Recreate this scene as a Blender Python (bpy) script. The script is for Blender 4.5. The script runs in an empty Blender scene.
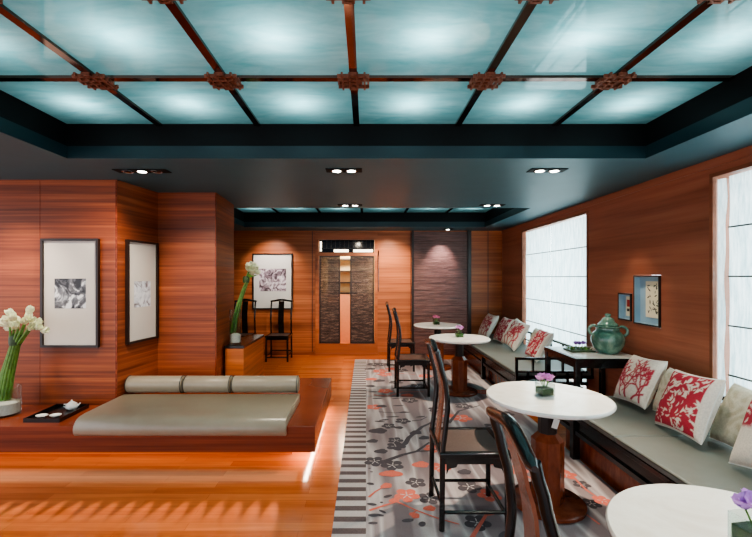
import bpy, math, random
import numpy as np
from mathutils import Vector, Matrix
random.seed(7)
SC = bpy.context.scene
COL = SC.collection
PI = math.pi

# ------------------------------------------------------------------ helpers
def lin(r, g, b):
    f = lambda c: (c/255/12.92) if c/255 <= .04045 else ((c/255+.055)/1.055)**2.4
    return (f(r), f(g), f(b), 1)

class MB:
    def __init__(s): s.v = []; s.f = []; s.m = []; s.mats = []
    def add(s, vs, fs, mi=0):
        o = len(s.v); s.v += [tuple(v) for v in vs]
        s.f += [tuple(i+o for i in f) for f in fs]; s.m += [mi]*len(fs); return s
    def box(s, x0, x1, y0, y1, z0, z1, mi=0):
        v = [(x, y, z) for z in (z0, z1) for y in (y0, y1) for x in (x0, x1)]
        return s.add(v, [(0,2,3,1),(4,5,7,6),(0,1,5,4),(2,6,7,3),(0,4,6,2),(1,3,7,5)], mi)
    def prism(s, poly, z0, z1, mi=0):
        n = len(poly)
        v = [(x, y, z0) for x, y in poly]+[(x, y, z1) for x, y in poly]
        f = [tuple(range(n-1, -1, -1)), tuple(range(n, 2*n))]+[(i, (i+1) % n, n+(i+1) % n, n+i) for i in range(n)]
        return s.add(v, f, mi)
    def tube(s, pts, r, seg=10, mi=0, cap=True, flat=None):
        """flat: (a, b) scale of section axes"""
        pts = [Vector(p) for p in pts]; n = len(pts)
        rr = r if isinstance(r, (list, tuple)) else [r]*n
        vs = []; ref = None
        for i, p in enumerate(pts):
            t = (pts[min(i+1, n-1)]-pts[max(i-1, 0)]).normalized()
            if ref is None: ref = Vector((0, 0, 1)) if abs(t.z) < .8 else Vector((0, 1, 0))
            a = (ref-t*ref.dot(t)).normalized(); b = t.cross(a); ref = a
            for k in range(seg):
                q = 2*PI*k/seg + (PI/seg)
                sa, sb = flat if flat else (1, 1)
                vs.append(p+a*math.cos(q)*rr[i]*sa+b*math.sin(q)*rr[i]*sb)
        fs = [(i*seg+k, i*seg+(k+1) % seg, (i+1)*seg+(k+1) % seg, (i+1)*seg+k) for i in range(n-1) for k in range(seg)]
        if cap: fs += [tuple(range(seg-1, -1, -1)), tuple(range((n-1)*seg, n*seg))]
        return s.add(vs, fs, mi)
    def lathe(s, prof, c=(0, 0, 0), seg=32, mi=0, rot=0):
        vs = []; n = len(prof)
        for r, z in prof:
            for k in range(seg):
                q = 2*PI*k/seg+rot
                vs.append((c[0]+r*math.cos(q), c[1]+r*math.sin(q), c[2]+z))
        fs = [(i*seg+k, i*seg+(k+1) % seg, (i+1)*seg+(k+1) % seg, (i+1)*seg+k) for i in range(n-1) for k in range(seg)]
        if prof[0][0] > 1e-5: fs.append(tuple(range(seg-1, -1, -1)))
        if prof[-1][0] > 1e-5: fs.append(tuple(range((n-1)*seg, n*seg)))
        return s.add(vs, fs, mi)
    def petal(s, base, d, up, L, W, curl=.3, mi=0, n=5, tip=.25):
        base = Vector(base); d = Vector(d).normalized(); up = Vector(up)
        up = (up-d*up.dot(d)).normalized(); sd = d.cross(up)
        vs = []
        for i in range(n+1):
            t = i/n
            w = W*(math.sin(PI*min(1, t*.85+.08))**.8)*(1 if t < 1 else tip)
            c = base+d*L*t*(1-.25*abs(curl)*t)+up*(curl*L*t*t)
            vs += [c-sd*w/2+up*w*.14, c, c+sd*w/2+up*w*.14]
        fs = []
        for i in range(n):
            a = i*3; fs += [(a, a+1, a+4, a+3), (a+1, a+2, a+5, a+4)]
        return s.add(vs, fs, mi)
    def build(s, name, mats, parent=None, loc=None, smooth=True, bevel=0, ang=40, kind=None):
        me = bpy.data.meshes.new(name); me.from_pydata(s.v, [], s.f); me.validate()
        for m in (mats if isinstance(mats, (list, tuple)) else [mats]): me.materials.append(m)
        if len(s.m) == len(me.polygons): me.polygons.foreach_set('material_index', s.m)
        if smooth:
            me.polygons.foreach_set('use_smooth', [True]*len(me.polygons))
            me.set_sharp_from_angle(angle=math.radians(ang))
        me.update()
        o = bpy.data.objects.new(name, me); COL.objects.link(o)
        if parent: o.parent = parent
        if loc: o.location = loc
        if bevel:
            b = o.modifiers.new('bevel', 'BEVEL'); b.width = bevel; b.segments = 3; b.limit_method = 'ANGLE'; b.angle_limit = math.radians(35)
        if kind: o['kind'] = kind
        return o

def thing(name, label, cat, loc=(0, 0, 0), rz=0, group=None):
    o = bpy.data.objects.new(name, None); COL.objects.link(o); o.empty_display_size = .1
    o.location = loc; o.rotation_euler = (0, 0, rz)
    o['label'] = label; o['category'] = cat
    if group: o['group'] = group
    return o
def tag(o, label, cat, group=None):
    o['label'] = label; o['category'] = cat
    if group: o['group'] = group
    return o
def struct(o): o['kind'] = 'structure'; return o
def dup(root, loc, rz=0, label=None, group=None):
    r = root.copy(); COL.objects.link(r); r.location = loc; r.rotation_euler = (0, 0, rz)
    if label: r['label'] = label
    if group: r['group'] = group
    for ch in list(root.children):
        c = ch.copy(); COL.objects.link(c); c.parent = r
        for g in list(ch.children):
            d = g.copy(); COL.objects.link(d); d.parent = c
    return r

# ------------------------------------------------------------------ materials
class NT:
    def __init__(s, name):
        s.mat = bpy.data.materials.new(name); s.mat.use_nodes = True
        s.t = s.mat.node_tree; s.t.nodes.clear()
        s.out = s.n('ShaderNodeOutputMaterial')
    def n(s, typ, **k):
        nd = s.t.nodes.new(typ)
        for a, b in k.items(): setattr(nd, a, b)
        return nd
    def l(s, a, b): s.t.links.new(a, b)
    def bsdf(s, **k):
        b = s.n('ShaderNodeBsdfPrincipled')
        for a, v in k.items(): b.inputs[a.replace('_', ' ')].default_value = v
        s.l(b.outputs[0], s.out.inputs[0]); s.b = b; return b
    def coord(s, kind='pos', scale=(1, 1, 1), rot=(0, 0, 0)):
        if kind == 'pos': src = s.n('ShaderNodeNewGeometry').outputs['Position']
        else: src = s.n('ShaderNodeTexCoord').outputs[kind]
        m = s.n('ShaderNodeMapping'); m.inputs['Scale'].default_value = scale; m.inputs['Rotation'].default_value = rot
        s.l(src, m.inputs['Vector']); return m.outputs[0]
    def noise(s, vec, scale=1, detail=4, rough=.6, dist=0):
        t = s.n('ShaderNodeTexNoise'); s.l(vec, t.inputs['Vector'])
        t.inputs['Scale'].default_value = scale; t.inputs['Detail'].default_value = detail
        t.inputs['Roughness'].default_value = rough; t.inputs['Distortion'].default_value = dist
        return t.outputs['Fac']
    def ramp(s, fac, stops):
        r = s.n('ShaderNodeValToRGB'); s.l(fac, r.inputs[0])
        e = r.color_ramp.elements
        while len(e) < len(stops): e.new(.5)
        for i, (p, c) in enumerate(stops): e[i].position = p; e[i].color = c
        return r.outputs[0]
    def mix(s, fac, a, b, mode='MIX'):
        m = s.n('ShaderNodeMix', data_type='RGBA', blend_type=mode)
        for i, v in ((0, fac), (6, a), (7, b)):
            if hasattr(v, 'is_linked') or hasattr(v, 'links'): s.l(v, m.inputs[i])
            else: m.inputs[i].default_value = v
        return m.outputs[2]
    def bump(s, h, strength=.2, dist=.01):
        b = s.n('ShaderNodeBump'); b.inputs['Strength'].default_value = strength; b.inputs['Distance'].default_value = dist
        s.l(h, b.inputs['Height']); s.l(b.outputs[0], s.b.inputs['Normal'])

def plain(name, c, rough=.5, metal=0, noise=.12, ns=20, spec=.5, coat=0, **k):
    t = NT(name); b = t.bsdf(Roughness=rough, Metallic=metal)
    b.inputs['Specular IOR Level'].default_value = spec
    b.inputs['Coat Weight'].default_value = coat; b.inputs['Coat Roughness'].default_value = .08
    f = t.noise(t.coord('Object'), ns, 3)
    d = tuple(x*(1-noise) for x in c[:3])+(1,); u = tuple(min(1, x*(1+noise)) for x in c[:3])+(1,)
    t.l(t.ramp(f, [(.3, d), (.7, u)]), b.inputs['Base Color'])
    for a, v in k.items(): b.inputs[a.replace('_', ' ')].default_value = v
    return t.mat

def veneer(name, dark, mid, light, rough=.35, zs=26, seam=None, hs=.55):
    """horizontal-grain veneer"""
    t = NT(name); b = t.bsdf(Roughness=rough); b.inputs['Specular IOR Level'].default_value = .4
    f1 = t.noise(t.coord('pos', (hs, hs, zs)), 1.0, 5, .62, .15)
    f2 = t.noise(t.coord('pos', (.25, .25, zs*.2)), 1.0, 2, .5)
    c1 = t.ramp(f1, [(.28, dark), (.5, mid), (.74, light)])
    c2 = t.ramp(f2, [(.3, (.62, .58, .55, 1)), (.7, (1.12, 1.1, 1.08, 1))])
    t.l(t.mix(1.0, c1, c2, 'MULTIPLY'), b.inputs['Base Color'])
    t.bump(f1, .06, .003)
    return t.mat

M = {}
M['wall'] = veneer('veneer_wall', lin(100,46,26), lin(144,72,42), lin(180,102,62), .38, 34)
M['wallr'] = veneer('veneer_wall_right', lin(144,84,62), lin(166,102,78), lin(178,116,90), .42, 16)
M['wallb'] = veneer('veneer_wall_back', lin(150,80,46), lin(184,106,64), lin(212,134,88), .4, 30)
M['trim'] = veneer('veneer_trim', lin(150,78,44), lin(186,106,62), lin(204,124,78), .35, 10)
M['wtrim'] = veneer('window_trim_wood', lin(120,72,50), lin(138,84,60), lin(152,96,68), .4, 8)
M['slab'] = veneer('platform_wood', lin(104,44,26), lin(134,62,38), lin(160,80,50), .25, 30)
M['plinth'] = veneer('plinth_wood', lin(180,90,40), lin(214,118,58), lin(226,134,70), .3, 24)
M['boxw'] = veneer('cabinet_wood', lin(140,70,36), lin(180,100,52), lin(205,122,70), .35, 30)

def floor_mat():
    t = NT('polished_plank_floor'); b = t.bsdf(Roughness=.16); b.inputs['Specular IOR Level'].default_value = .5
    br = t.n('ShaderNodeTexBrick'); t.l(t.coord('pos'), br.inputs['Vector'])
    br.offset = .37; br.offset_frequency = 2
    for k, v in (('Scale', 1), ('Mortar Size', .0008), ('Mortar Smooth', .3), ('Bias', 0), ('Brick Width', 1.15), ('Row Height', .088)):
        br.inputs[k].default_value = v
    br.inputs['Color1'].default_value = lin(188,98,50); br.inputs['Color2'].default_value = lin(214,124,72); br.inputs['Mortar'].default_value = lin(140,60,22)
    g = t.noise(t.coord('pos', (1.2, 22, 1)), 1, 5, .6, .2)
    gc = t.ramp(g, [(.3, (.78, .72, .68, 1)), (.7, (1.1, 1.08, 1.05, 1))])
    t.l(t.mix(1.0, br.outputs[0], gc, 'MULTIPLY'), b.inputs['Base Color'])
    rr = t.n('ShaderNodeMapRange'); t.l(t.noise(t.coord('pos', (1, 8, 1)), 2, 3), rr.inputs[0]); rr.inputs[3].default_value = .12; rr.inputs[4].default_value = .22
    t.l(rr.outputs[0], b.inputs['Roughness'])
    t.bump(g, .03, .002)
    return t.mat
M['floor'] = floor_mat()
M['ceil'] = plain('slate_ceiling_paint', lin(58,96,106), .45, noise=.06, ns=3)
M['fascia'] = plain('teal_fascia_paint', lin(16,42,48), .4, noise=.06, ns=3)
M['black'] = plain('black_paint_and_recess_shade', lin(11,14,15), .6, noise=.1, spec=.2)
M['lacq'] = plain('black_lacquer', lin(22,19,18), .22, noise=.2, ns=12, coat=.3)
M['bronze'] = plain('polished_bronze', lin(116,88,80), .07, metal=1, noise=.08, ns=4)
M['fret'] = plain('bronze_fretwork', lin(136,84,64), .4, metal=.3, noise=.3, ns=60)
M['frame'] = plain('dark_picture_frame', lin(40,28,24), .35)
M['marble'] = (lambda t: (t.bsdf(Roughness=.18), t.l(t.ramp(t.noise(t.coord('Object'), 3.5, 8, .62, 1.2), [(.35, lin(226,218,208)), (.6, lin(242,238,232)), (.8, lin(248,246,243))]), t.b.inputs['Base Color']), t.mat)[-1])(NT('white_marble'))
M['tblwood'] = veneer('table_column_wood', lin(92,42,26), lin(122,60,38), lin(146,78,50), .22, 5, hs=14)
M['leather'] = plain('sage_grey_leather', lin(110,112,106), .42, noise=.05, ns=8)
M['leather2'] = plain('olive_grey_leather', lin(150,138,120), .32, noise=.05, ns=8)
M['piping'] = plain('dark_piping', lin(60,58,50), .5)
M['seatw'] = plain('woven_brown_seat', lin(92,70,62), .5, noise=.25, ns=160)
M['white'] = plain('white_porcelain', lin(236,234,228), .2, noise=.02)
M['green'] = plain('green_stem', lin(96,138,62), .4, noise=.3, ns=25)
M['dgreen'] = plain('dark_green_leaf', lin(56,78,40), .45, noise=.3, ns=40)
M['petalw'] = plain('cream_white_petal', lin(242,244,214), .5, noise=.06, ns=30, Subsurface_Weight=0.0)
M['petalp'] = plain('pink_purple_petal', lin(216,150,206), .5, noise=.22, ns=60)
M['petalv'] = plain('violet_petal', lin(178,132,206), .5, noise=.2, ns=50)
M['petalr'] = plain('rose_pink_petal', lin(226,120,160), .5, noise=.2, ns=50)
M['card'] = plain('mount_card', lin(228,224,216), .7, noise=.02, ns=3)
M['boxblue'] = plain('blue_grey_lining', lin(150,176,190), .5, noise=.08, ns=6)
M['ivory'] = plain('ivory_paper', lin(232,222,190), .7, noise=.05, ns=10)
M['ink'] = plain('dark_ink', lin(70,66,60), .7)
M['red'] = plain('red_print', lin(190,50,44), .6)
M['silver'] = plain('silver_trim', lin(190,190,190), .25, metal=.9)
M['curtain'] = plain('white_sheer', lin(236,236,240), .8, noise=.04)
M['cream'] = plain('cream_paint', lin(236,222,190), .6, noise=.05)
M['dglass'] = plain('dark_glass', lin(26,30,40), .08)
M['peach'] = plain('peach_panel', lin(208,150,120), .5, noise=.05)
M['cardd'] = plain('grey_cream_mount', lin(204,196,188), .7, noise=.03, ns=3)
M['pebble'] = plain('white_pebbles', lin(244,234,228), .5, noise=.1, ns=60)

def glass():
    t = NT('clear_glass')
    g = t.n('ShaderNodeBsdfGlass'); g.inputs['IOR'].default_value = 1.3; g.inputs['Roughness'].default_value = .02; g.inputs['Color'].default_value = (.93, .97, .96, 1)
    tr = t.n('ShaderNodeBsdfTransparent'); tr.inputs[0].default_value = (.93, .97, .96, 1)
    m = t.n('ShaderNodeMixShader'); m.inputs[0].default_value = .3
    t.l(tr.outputs[0], m.inputs[1]); t.l(g.outputs[0], m.inputs[2]); t.l(m.outputs[0], t.out.inputs[0])
    return t.mat
M['glass'] = glass()
def frosted():
    t = NT('frosted_ceiling_glass')
    f = t.noise(t.coord('pos', (1.2, 4, 1)), 2.2, 6, .65, .6)
    c = t.ramp(f, [(.3, lin(122,190,194)), (.7, lin(176,226,228))])
    tr = t.n('ShaderNodeBsdfTranslucent'); t.l(c, tr.inputs[0])
    df = t.n('ShaderNodeBsdfDiffuse'); df.inputs[0].default_value = lin(60,116,122)
    gl = t.n('ShaderNodeBsdfGlossy'); gl.inputs['Roughness'].default_value = .02; gl.inputs[0].default_value = (.9, .97, .97, 1)
    m1 = t.n('ShaderNodeMixShader'); m1.inputs[0].default_value = .3
    t.l(tr.outputs[0], m1.inputs[1]); t.l(df.outputs[0], m1.inputs[2])
    fr = t.n('ShaderNodeFresnel'); fr.inputs[0].default_value = 1.5
    m2 = t.n('ShaderNodeMixShader'); t.l(fr.outputs[0], m2.inputs[0]); t.l(m1.outputs[0], m2.inputs[1]); t.l(gl.outputs[0], m2.inputs[2])
    t.l(m2.outputs[0], t.out.inputs[0]); return t.mat
M['frost'] = frosted()
def blindm():
    t = NT('translucent_blind_fabric')
    f = t.noise(t.coord('pos', (1, 26, 3)), 1.5, 4, .7)
    c = t.ramp(f, [(.34, lin(176,200,206)), (.62, lin(236,244,246))])
    tr = t.n('ShaderNodeBsdfTranslucent'); t.l(c, tr.inputs[0])
    df = t.n('ShaderNodeBsdfDiffuse'); t.l(c, df.inputs[0])
    m1 = t.n('ShaderNodeMixShader'); m1.inputs[0].default_value = .35
    t.l(tr.outputs[0], m1.inputs[1]); t.l(df.outputs[0], m1.inputs[2]); t.l(m1.outputs[0], t.out.inputs[0])
    return t.mat
M['blind'] = blindm()
def lampm(name, c, s):
    t = NT(name); e = t.n('ShaderNodeEmission'); e.inputs[0].default_value = c; e.inputs[1].default_value = s
    t.l(e.outputs[0], t.out.inputs[0]); return t.mat
M['lamp'] = lampm('lamp_face', (1, .93, .82, 1), 14)
M['corr'] = lampm('corridor_lamp', (1, .86, .66, 1), 3)

def pillowm(name, a, b):
    t = NT(name); bs = t.bsdf(Roughness=.8)
    at = t.n('ShaderNodeAttribute', attribute_name='pat')
    w = t.noise(t.coord('Object'), 90, 3)
    c = t.mix(at.outputs['Fac'], a, b)
    t.l(t.mix(1.0, c, t.ramp(w, [(.3, (.86, .86, .86, 1)), (.7, (1.08, 1.08, 1.08, 1))]), 'MULTIPLY'), bs.inputs['Base Color'])
    return t.mat
CREAM = lin(226,214,200); RED = lin(178,48,66); GOLD = lin(196,180,146)
M['p_red'] = pillowm('coral_print_linen', CREAM, RED)
M['p_gold'] = pillowm('cream_damask', lin(208,198,178), lin(190,178,154))
def slatem():
    t = NT('purple_brown_slate'); b = t.bsdf(Roughness=.45)
    f = t.noise(t.coord('pos', (2, 2, 26)), 1.5, 5, .7)
    t.l(t.ramp(f, [(.3, lin(66,44,40)), (.55, lin(112,78,72)), (.8, lin(150,108,98))]), b.inputs['Base Color'])
    t.bump(f, .5, .01); return t.mat
M['slate'] = slatem()
def woven():
    t = NT('woven_dark_screen'); b = t.bsdf(Roughness=.4)
    f = t.noise(t.coord('pos', (7, 7, 45)), 1.2, 4, .75)
    t.l(t.ramp(f, [(.36, lin(30,18,14)), (.52, lin(74,52,44)), (.66, lin(150,124,108))]), b.inputs['Base Color'])
    t.bump(f, .5, .01); return t.mat
M['woven'] = woven()
def photo(name, cols, sc=7):
    t = NT(name); b = t.bsdf(Roughness=.5)
    v = t.coord('Object', (sc, sc, sc))
    f = t.noise(v, 1, 3, .55, 1.4)
    t.l(t.ramp(f, cols), b.inputs['Base Color']); return t.mat
M['art1'] = photo('monochrome_flower_print', [(.42, lin(44,44,50)), (.54, lin(120,120,126)), (.6, lin(222,222,226))], 7)
M['art2'] = photo('pale_flower_print', [(.36, lin(120,110,116)), (.46, lin(196,200,210)), (.6, lin(226,228,234))], 9)
M['art3'] = photo('mauve_flower_print', [(.36, lin(70,56,62)), (.48, lin(158,136,146)), (.58, lin(236,226,230))], 8)
def jarm():
    t = NT('green_jade_glaze'); b = t.bsdf(Roughness=.16); b.inputs['Coat Weight'].default_value = .4
    f = t.noise(t.coord('Object', (5, 5, 5)), 1.2, 5, .6, .4)
    t.l(t.ramp(f, [(.32, lin(50,84,72)), (.5, lin(86,124,108)), (.66, lin(140,168,146))]), b.inputs['Base Color']); return t.mat
M['jar'] = jarm()
# rug colours
M['splat'] = plain('splat_painted_reflection', lin(128,72,48), .25, noise=.2, ns=10, coat=.3)  # splat is black lacquer; the wood wall's reflection is painted in as brown
def rugm():
    t = NT('grey_mauve_rug'); b = t.bsdf(Roughness=.95); b.inputs['Specular IOR Level'].default_value = .1
    f = t.noise(t.coord('pos', (5.5, .55, 1), (0, 0, .22)), 1, 2, .5, .3)
    c = t.ramp(f, [(.40, lin(138,122,124)), (.47, lin(164,149,149)), (.54, lin(200,188,187)), (.6, lin(152,136,137))])
    g = t.noise(t.coord('pos'), 220, 2)
    t.l(t.mix(1.0, c, t.ramp(g, [(.3, (.85, .85, .85, 1)), (.7, (1.08, 1.08, 1.08, 1))]), 'MULTIPLY'), b.inputs['Base Color'])
    return t.mat
M['rug'] = rugm()
M['rugd'] = plain('rug_charcoal', lin(92,84,88), .95, noise=.2, ns=140, spec=.1)
M['rugs'] = plain('rug_stripe_grey', lin(104,90,90), .95, noise=.2, ns=140, spec=.1)
M['rugl'] = plain('rug_pale', lin(192,180,178), .95, noise=.1, ns=140, spec=.1)
M['rugc'] = plain('rug_coral', lin(214,116,100), .95, noise=.15, ns=140, spec=.1)

# ------------------------------------------------------------------ room shell
ZF = .0135; ZC = 2.55; WX = 2.79; WY = 8.3; LX = -6.0; NY = -2.2
def plate_holes(mb, u0, u1, v0, v1, holes, put):
    us = sorted({u0, u1, *[h[0] for h in holes], *[h[1] for h in holes]}); vs = sorted({v0, v1, *[h[2] for h in holes], *[h[3] for h in holes]})
    for i in range(len(us)-1):
        j = 0
        while j < len(vs)-1:
            def hole(j): 
                cu, cv = (us[i]+us[i+1])/2, (vs[j]+vs[j+1])/2
                return any(h[0] < cu < h[1] and h[2] < cv < h[3] for h in holes)
            if hole(j): j += 1; continue
            k = j
            while k+1 < len(vs)-1 and not hole(k+1): k += 1
            put(us[i], us[i+1], vs[j], vs[k+1]); j = k+1

struct(MB().box(LX, WX+.2, NY, WY+2.0, -.1, 0).build('floor', M['floor'], smooth=False))
T1 = (-2.397, 2.243, -1.55, 3.247); T2 = (-2.32, 2.27, 5.58, 7.70); ZG = 2.823
cb = MB(); plate_holes(cb, LX, WX+.2, NY, WY+.1, [T1, T2], lambda a, b, c, d: cb.box(a, b, c, d, ZC, ZC+.06))
for (x0, x1, y0, y1) in (T1, T2):
    for (z0, z1, mi) in ((ZC+.0605, ZC+.10, 1), (ZC+.10, ZG+.35, 2)):  # upper riser is black: shade of the recess put into its colour
        cb.box(x0-.04, x0, y0-.04, y1+.04, z0, z1, mi); cb.box(x1, x1+.04, y0-.04, y1+.04, z0, z1, mi)
        cb.box(x0, x1, y1, y1+.04, z0, z1, mi); cb.box(x0, x1, y0-.04, y0, z0, z1, mi)
    # thin teal facing over the plate edge
    e = .002
    cb.box(x0, x0+e, y0, y1, ZC+.001, ZC+.1, 1); cb.box(x1-e, x1, y0, y1, ZC+.001, ZC+.1, 1); cb.box(x0+e, x1-e, y1-e, y1, ZC+.001, ZC+.1, 1); cb.box(x0+e, x1-e, y0, y0+e, ZC+.001, ZC+.1, 1)
    cb.box(x0, x1, y0, y1, ZG+.35, ZG+.38, 2)
ceil = struct(cb.build('ceiling', [M['ceil'], M['fascia'], M['black'], M['white']], smooth=False))

# right wall with openings
W1 = (5.11, 7.22, .15, 2.41); W2 = (.6, 3.26, .15, 2.41); N1 = (3.83, 4.21, 1.115, 1.62); N2 = (4.245, 4.47, 1.13, 1.43)
rw = MB(); plate_holes(rw, NY, WY+.1, 0, ZC, [W1, W2, N1, N2], lambda a, b, c, d: rw.box(WX, WX+.18, a, b, c, d))
struct(rw.build('wall_right', M['wallr'], smooth=False))
tb = MB()
tb.box(WX-.012, WX, NY, WY, ZC-.07, ZC-.001)
struct(tb.build('trim_1', M['wallr'], smooth=False))

# back wall with door opening and slate recess
D = (-.97, .18, .12, 2.36)
bw = MB(); plate_holes(bw, -4.2, WX, 0, ZC, [D], lambda a, b, c, d: bw.box(a, b, WY, WY+.1, c, d))
struct(bw.build('wall_back', M['wallb'], smooth=False))
bb = MB().box(-4.2, -1.05, WY-.015, WY, 0, .07).box(.26, WX, WY-.015, WY, 0, .07)
struct(bb.build('baseboard_back', M['trim'], smooth=False))
# slim vertical seams on back wall
sm = MB()
for x in (-.98-.12, .92, 2.5): sm.box(x-.006, x+.006, WY-.004, WY, .07, ZC-.01)
struct(sm.build('trim_2', M['frame'], smooth=False))

# left walls (jogged block)
A = (-2.43, 3.95); B = (-2.34, 4.55); Cc = (-1.685, 4.55); Dd = (-1.74, 5.34)
lw = MB(); lw.prism([(LX, A[1]), A, B, Cc, Dd, (-4.2, 5.34), (LX, 5.34)], 0, ZC)
lw.box(-4.2, -4.1, 5.34, WY, 0, ZC)
struct(lw.build('wall_left', M['wall'], smooth=False))
sm = MB(); x = (40-366)*3.95/405
sm.box(x-.002, x+.002, A[1]-.002, A[1], .36, ZC-.01); sm.box(A[0]-.012, A[0]+.003, A[1]-.004, A[1], .36, ZC-.01)
sm.box(Cc[0]-.01, Cc[0]+.003, Cc[1]-.004, Cc[1], .0, ZC-.01)
struct(sm.build('trim_3', M['slab'], smooth=False))

# windows with blinds
def window(name, w, panels, first, zb=.22):
    y0, y1, z0, z1 = w
    f = MB()
    fw = .022
    X0, X1 = WX-.008, WX+.13
    f.box(X0, X1, y1-fw*.4, y1+fw, z0-fw, z1+fw); f.box(X0, X1, y0-fw, y0+fw*.4, z0-fw, z1+fw)
    f.box(X0, X1, y0, y1, z1-.01, z1+fw); f.box(X0, X1+.02, y0, y1, z0-fw, z0+.02)
    win = struct(f.build(name, M['wtrim'], smooth=False))
    g = MB().box(WX+.16, WX+.165, y0, y1, z0, z1); g.build('glass_pane', M['glass'], win, smooth=False)
    for (a, b) in panels:
        fb = MB(); n = 6; zt = z1-.02
        battens = [1.99-.385*k for k in range(0, 5)]
        lev = [zt]+[z for z in battens if z > zb]+[zb]
        for i in range(len(lev)-1):   # slightly bellied folds
            zz0, zz1 = lev[i], lev[i+1]
            vs = []; K = 5; J = 14
            for k in range(K+1):
                t = k/K
                for j in range(J+1):
                    s = j/J
                    vs.append((WX+.052+.006*math.sin(PI*t)+.002*math.sin(9*s+i*2), a+(b-a)*s, zz0+(zz1-zz0)*t))
            fs = [(k*(J+1)+j, k*(J+1)+j+1, (k+1)*(J+1)+j+1, (k+1)*(J+1)+j) for k in range(K) for j in range(J)]
            fb.add(vs, fs)
        bl = fb.build('roman_blind', M['blind'], win)
        for z in battens:
            if z > zb: MB().box(WX+.040, WX+.051, a+.003, b-.003, z-.006, z+.006).build('batten', M['piping'], bl, smooth=False)
        MB().box(WX+.040, WX+.052, a+.003, b-.003, zb-.02, zb).build('batten', M['piping'], bl, smooth=False)
window('window_1', W1, [(5.14, 6.235), (6.245, 7.19)], 1)
window('window_2', W2, [(.65, 1.93), (1.94, 3.17)], 2)
cu = MB(); vs = []
for i in range(25):
    z = .6+(2.38-.6)*i/24
    w = .035+.03*math.exp(-((z-2.2)/.14)**2)+.008*math.sin(z*11)
    vs += [(WX+.028, 3.245, z), (WX+.034, 3.245-w*.7, z), (WX+.046, 3.235-w, z)]
fs = []
for i in range(24):
    a = i*3; fs += [(a, a+1, a+4, a+3), (a+1, a+2, a+5, a+4)]
tag(cu.add(vs, fs).build('sheer_curtain', M['blind']), 'thin white sheer curtain edge hanging beside the near window blind', 'curtain')

# ------------------------------------------------------------------ door
dr = MB()
Yd = WY-.05
dr.box(-1.033, -.965, Yd, WY+.06, 0, 2.50); dr.box(.175, .235, Yd, WY+.06, 0, 2.50)
dr.box(-.965, .175, Yd, WY+.06, 2.36, 2.50); dr.box(-.965, .175, Yd, WY+.06, 2.03, 2.10); dr.box(-.965, .175, Yd, WY+.06, .0, .24)
door = struct(dr.build('door_1', M['trim'], smooth=False))
MB().box(-1.04, .24, Yd-.02, Yd, 0, .05).build('threshold', M['trim'], door, smooth=False)
def leaf(x0, x1):
    f = MB(); z0, z1 = .245, 2.03; y = WY-.01; w = .028
    f.box(x0, x0+w, y-.02, y+.03, z0, z1); f.box(x1-w, x1, y-.02, y+.03, z0, z1)
    f.box(x0+w, x1-w, y-.02, y+.03, z1-w, z1); f.box(x0+w, x1-w, y-.02, y+.03, z0, z0+w)
    l = f.build('door_leaf', M['frame'], door, smooth=False)
    s = MB(); z = z0+w; r = random.Random(int(x0*100))
    while z < z1-w-.001:
        h = min(r.uniform(.012, .024), z1-w-z)
        x = x0+w
        while x < x1-w-.01:
            xe = min(x+r.uniform(.1, .3), x1-w); s.box(x, xe, y-.004-r.uniform(0, .009), y+.018, z+.001, z+h-.001); x = xe
        z += h
    s.build('woven_panel', M['woven'], l, smooth=False)
leaf(-.955, -.53); leaf(-.325, .165)
tr = MB(); tr.box(-.96, .17, WY+.02, WY+.03, 2.10, 2.36)
gp = tr.build('transom_glass', M['dglass'], door, smooth=False)
ms = MB()
for i in range(12): ms.box(-.9+i*.09, -.892+i*.09, WY+.005, WY+.015, 2.19, 2.36)
ms.box(-.96, .17, WY+.005, WY+.015, 2.185, 2.195)
ms.build('transom_lattice', M['frame'], door, smooth=False)
tr = MB().box(-.66, -.36, WY+.012, WY+.018, 2.112, 2.165).box(-.26, .14, WY+.012, WY+.018, 2.112, 2.165).box(-.94, -.91, WY+.012, WY+.018, 2.13, 2.33)
tr.build('transom_light', M['corr'], door, smooth=False)
MB().box(.245, .262, WY-.03, WY-.002, 1.3, 2.14).build('door_plate', M['bronze'], door, smooth=False)
# corridor seen through the gap
co = MB(); co.box(-1.3, .6, WY+1.6, WY+1.65, 0, ZC); co.box(-1.35, -1.3, WY+.1, WY+1.6, 0, ZC); co.box(.6, .65, WY+.1, WY+1.6, 0, ZC); co.box(-1.35, .65, WY+.1, WY+1.65, ZC, ZC+.05)
struct(co.build('wall_corridor', M['cream'], smooth=False))
bc = thing('bookcase', 'cream shelf unit glimpsed through the gap between the woven doors', 'bookcase', (-.43, WY+1.35, 0))
MB().box(-.5, .5, .18, .2, 0, 2.3).box(-.5, -.47, -.15, .18, 0, 2.3).box(.47, .5, -.15, .18, 0, 2.3).build('carcass', M['cream'], bc, smooth=False)
for z in (1.2, 1.45, 1.72, 2.0): MB().box(-.47, .47, -.13, .18, z, z+.03).build('shelf', M['frame'], bc, smooth=False)
MB().box(-.469, .469, -.14, -.12, .02, 1.19).build('cupboard_door', M['peach'], bc, smooth=False)

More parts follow.
